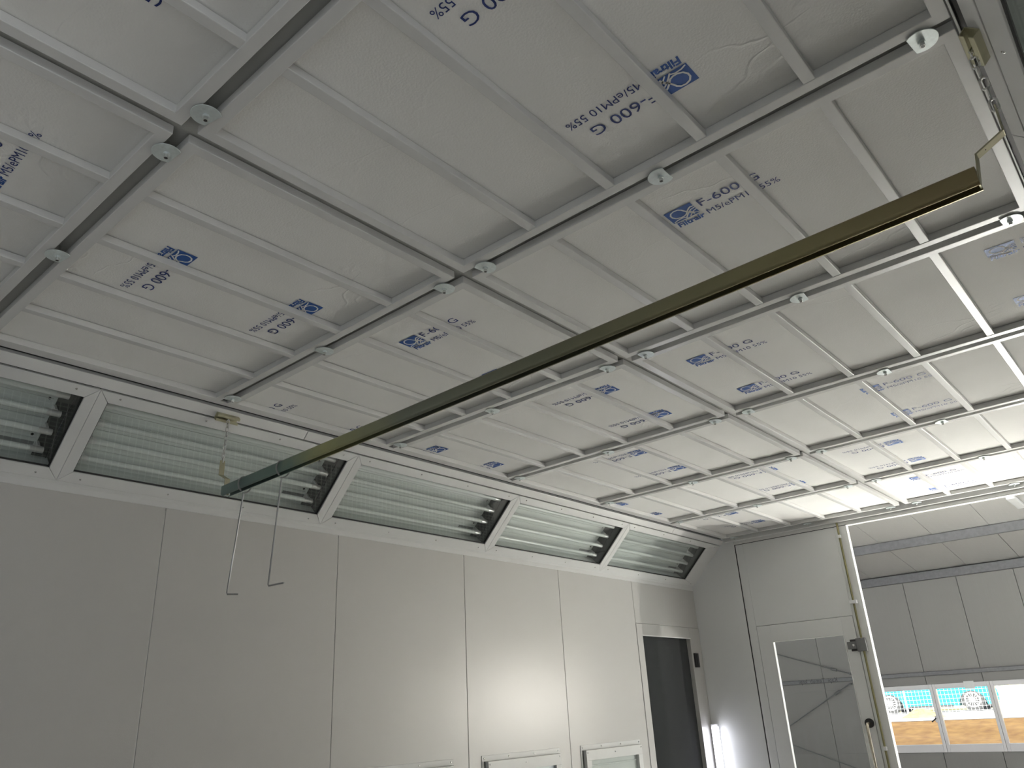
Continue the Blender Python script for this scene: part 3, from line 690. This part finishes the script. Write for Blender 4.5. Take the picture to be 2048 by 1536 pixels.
for i in range(4):
    a, b = WX[i], WX[i + 1]
    t = empty(f'window_{i+1}', ((a + b) / 2, YH, WZ0)); struct(t, None, None); L = loc(t); mb = MB()
    fw_ = .055 if i < 3 else .055
    mb.box((a + .003, YH - .03, WZ0), (a + fw_, YH + .05, WZ1), M['pvc'], L); mb.box((b - fw_, YH - .03, WZ0), (b - .003, YH + .05, WZ1), M['pvc'], L)
    mb.box((a + fw_, YH - .03, WZ1 - .085), (b - fw_, YH + .05, WZ1), M['pvc'], L); mb.box((a + fw_, YH - .03, WZ0), (b - fw_, YH + .05, WZ0 + .13), M['pvc'], L)
    mb.build('frame', t, bevel=.006)
    g = MB(); g.box((a + fw_, YH + .005, WZ0 + .13), (b - fw_, YH + .012, WZ1 - .085), M['wglass'], L); g.build('pane', t)
    if i == 1: g = MB(); g.box((a + .55, YH - .034, WZ1 - .11), (a + .72, YH - .031, WZ1 + .02), M['white'], L); g.build('tape_strip', t)
    if i == 0: g = MB(); g.box((b - .07, YH - .06, 1.05), (b - .03, YH - .03, 1.16), M['pvc'], L); g.cyl(L(b - .05, YH - .06, 1.12), L(b - .13, YH - .08, 1.06), .012, M['blackp']); g.build('handle', t)
# small lamp under the hall roof at the right edge
t = empty('hall_lamp', (-1.72, 13.75, ROOF(13.75)), 'small white batten lamp under the hall roof at the right edge', 'lamp'); L = loc(t)
mb = MB(); mb.box((-1.78, 13.3, ROOF(13.75) - .10), (-1.66, 14.2, ROOF(13.75) - .05), M['white'], L); mb.build('housing', t, bevel=.01)

# ------------------------------------------------------------------ outside
def terrain(name, x0, x1, prof, m, nx, ny, amp, seed, label=None, cat=None, kind='structure'):
    rnd = random.Random(seed); ph = [(rnd.uniform(.6, 4.5), rnd.uniform(.6, 4.5), rnd.random() * 6) for _ in range(14)]
    mb = MB(); vs = []; fs = []
    for j in range(ny + 1):
        s_ = j / ny; y = prof[0][0] + (prof[-1][0] - prof[0][0]) * s_
        for q in range(len(prof) - 1):
            if prof[q][0] <= y <= prof[q + 1][0] + 1e-6: z = prof[q][1] + (prof[q + 1][1] - prof[q][1]) * (y - prof[q][0]) / (prof[q + 1][0] - prof[q][0]); break
        for i in range(nx + 1):
            x = x0 + (x1 - x0) * i / nx; d = sum(math.sin(a * x + b * y * 2 + c) for a, b, c in ph) / 14
            e = min(1, min(s_, 1 - s_) * 6); vs.append((x, y, z + amp * d * e))
    for j in range(ny):
        for i in range(nx): a = j * (nx + 1) + i; fs.append((a, a + 1, a + nx + 2, a + nx + 1))
    mb.add(vs, fs, m); o = mb.build(name, smooth=True); o['kind'] = kind
    if label: o['label'] = label; o['category'] = cat
    return o
terrain('soil_bank', -14, 6, [(17.2, .25), (17.9, .42), (20.2, 1.0)], M['dirt'], 150, 40, .10, 3, 'orange clay bank rising outside the hall windows', 'ground', 'stuff')
mb = MB(); mb.box((-30, 20.15, .7), (20, 30.5, 1.0), M['path']); struct(mb.build('floor_path'))
mb = MB(); mb.hexa([(-60, 30.5, .98), (40, 30.5, .98), (40, 60, 6), (-60, 60, 6), (-60, 30.5, .5), (40, 30.5, .5), (40, 60, .5), (-60, 60, .5)], M['grass']); struct(mb.build('floor_field'))
def heap(cx, cy, r, hgt, label):
    mb = MB(); rnd = random.Random(int(cx * 100)); n = 26; vs = [(0, 0, hgt)]; fs = []
    rings = 6
    for q in range(1, rings + 1):
        for i in range(n):
            a = 2 * math.pi * i / n; rr = r * q / rings * (1 + rnd.uniform(-.1, .1)); vs.append((rr * math.cos(a) * 1.6, rr * math.sin(a), max(0, hgt * (1 - (q / rings) ** 1.4) * (1 + rnd.uniform(-.25, .25)))))
    for i in range(n): fs.append((0, 1 + i, 1 + (i + 1) % n))
    for q in range(rings - 1):
        for i in range(n): a = 1 + q * n; fs.append((a + i, a + n + i, a + n + (i + 1) % n, a + (i + 1) % n))
    mb.add(vs, fs, M['dirt']); tag(mb.build('soil_heap', loc=(cx, cy, .99)), label, 'soil', kind='stuff')
heap(-6.15, 22.6, .34, .20, 'small heap of orange soil on the pale path outside the windows')
# car
t = empty('car', (-7.2, 28.6, 1.0), 'turquoise small car parked behind the wire fence outside', 'car'); L = loc(t)
wb0, wb1, yc0, yc1, R_ = -8.46, -6.10, 27.9, 29.5, .31
body = [(-9.2, 1.32), (-9.15, 1.18)]
def arch(cx): return [(cx - .38 * math.cos(a), 1.16 + .40 * math.sin(a)) for a in [math.pi * i / 10 for i in range(11)]]
body += arch(wb0) + arch(wb1) + [(-5.42, 1.18), (-5.36, 1.38), (-5.45, 1.75), (-5.75, 1.90), (-6.25, 1.98), (-6.75, 2.38), (-7.6, 2.46), (-8.6, 2.40), (-9.1, 2.0), (-9.22, 1.7)]
mb = MB(); mb.prism(body, lambda a, b: L(a, yc0 + (.12 if b > 2 else 0), b), lambda a, b: L(a, yc1 - (.12 if b > 2 else 0), b), M['teal']); mb.build('body', t, bevel=.03)
mb = MB(); gl = [(-6.42, 2.0), (-6.85, 2.32), (-7.6, 2.38), (-8.5, 2.33), (-8.9, 2.02)]
mb.prism(gl, lambda a, b: L(a, yc0 - .005 + (.1 if b > 2.1 else 0), b), lambda a, b: L(a, yc0 + .05 + (.1 if b > 2.1 else 0), b), M['carglass']); mb.build('side_window', t)
mb = MB(); mb.box((-7.9, yc0 - .012, 1.12), (-6.65, yc0 + .02, 1.20), M['tyre'], L); mb.build('sill', t)
for cx in (wb0, wb1):
    for cy in (yc0 + .02, yc1 - .2):
        mb = MB(); mb.cyl(L(cx, cy, 1.31), L(cx, cy + .18, 1.31), R_, M['tyre'], 28); wl = mb.build('wheel', t, bevel=.02)
        mb = MB(); mb.cyl(L(cx, cy - .012, 1.31), L(cx, cy + .02, 1.31), .05, M['alloy'], 14)
        for q in range(14):
            a = 2 * math.pi * q / 14; mb.cyl(L(cx + .04 * math.cos(a), cy - .006, 1.31 + .04 * math.sin(a)), L(cx + .19 * math.cos(a), cy - .006, 1.31 + .19 * math.sin(a)), .008, M['alloy'], 6)
        mb.tubepath([L(cx + .2 * math.cos(a), cy - .004, 1.31 + .2 * math.sin(a)) for a in [2 * math.pi * i / 26 for i in range(26)]], .018, M['alloy'], 6, closed=True)
        mb.build('rim', wl)
t = empty('wire_fence', (-7, 26.6, 1.0), 'pale wire mesh fence standing in front of the turquoise car', 'fence'); L = loc(t)
mb = MB()
for i in range(90): x_ = -11 + i * .10; mb.cyl(L(x_, 26.6, 1.02), L(x_, 26.6, 2.3), .0028, M['white'], 4)
for i in range(12): mb.cyl(L(-11, 26.6, 1.05 + i * .11), L(-2, 26.6, 1.05 + i * .11), .0028, M['white'], 4)
mb.build('mesh', t)
for x_ in (-10, -7.62, -5.1, -2.6):
    mb = MB(); mb.cyl(L(x_, 26.63, 1.0), L(x_, 26.63, 2.35), .028, M['white'], 10); mb.build('post', t)
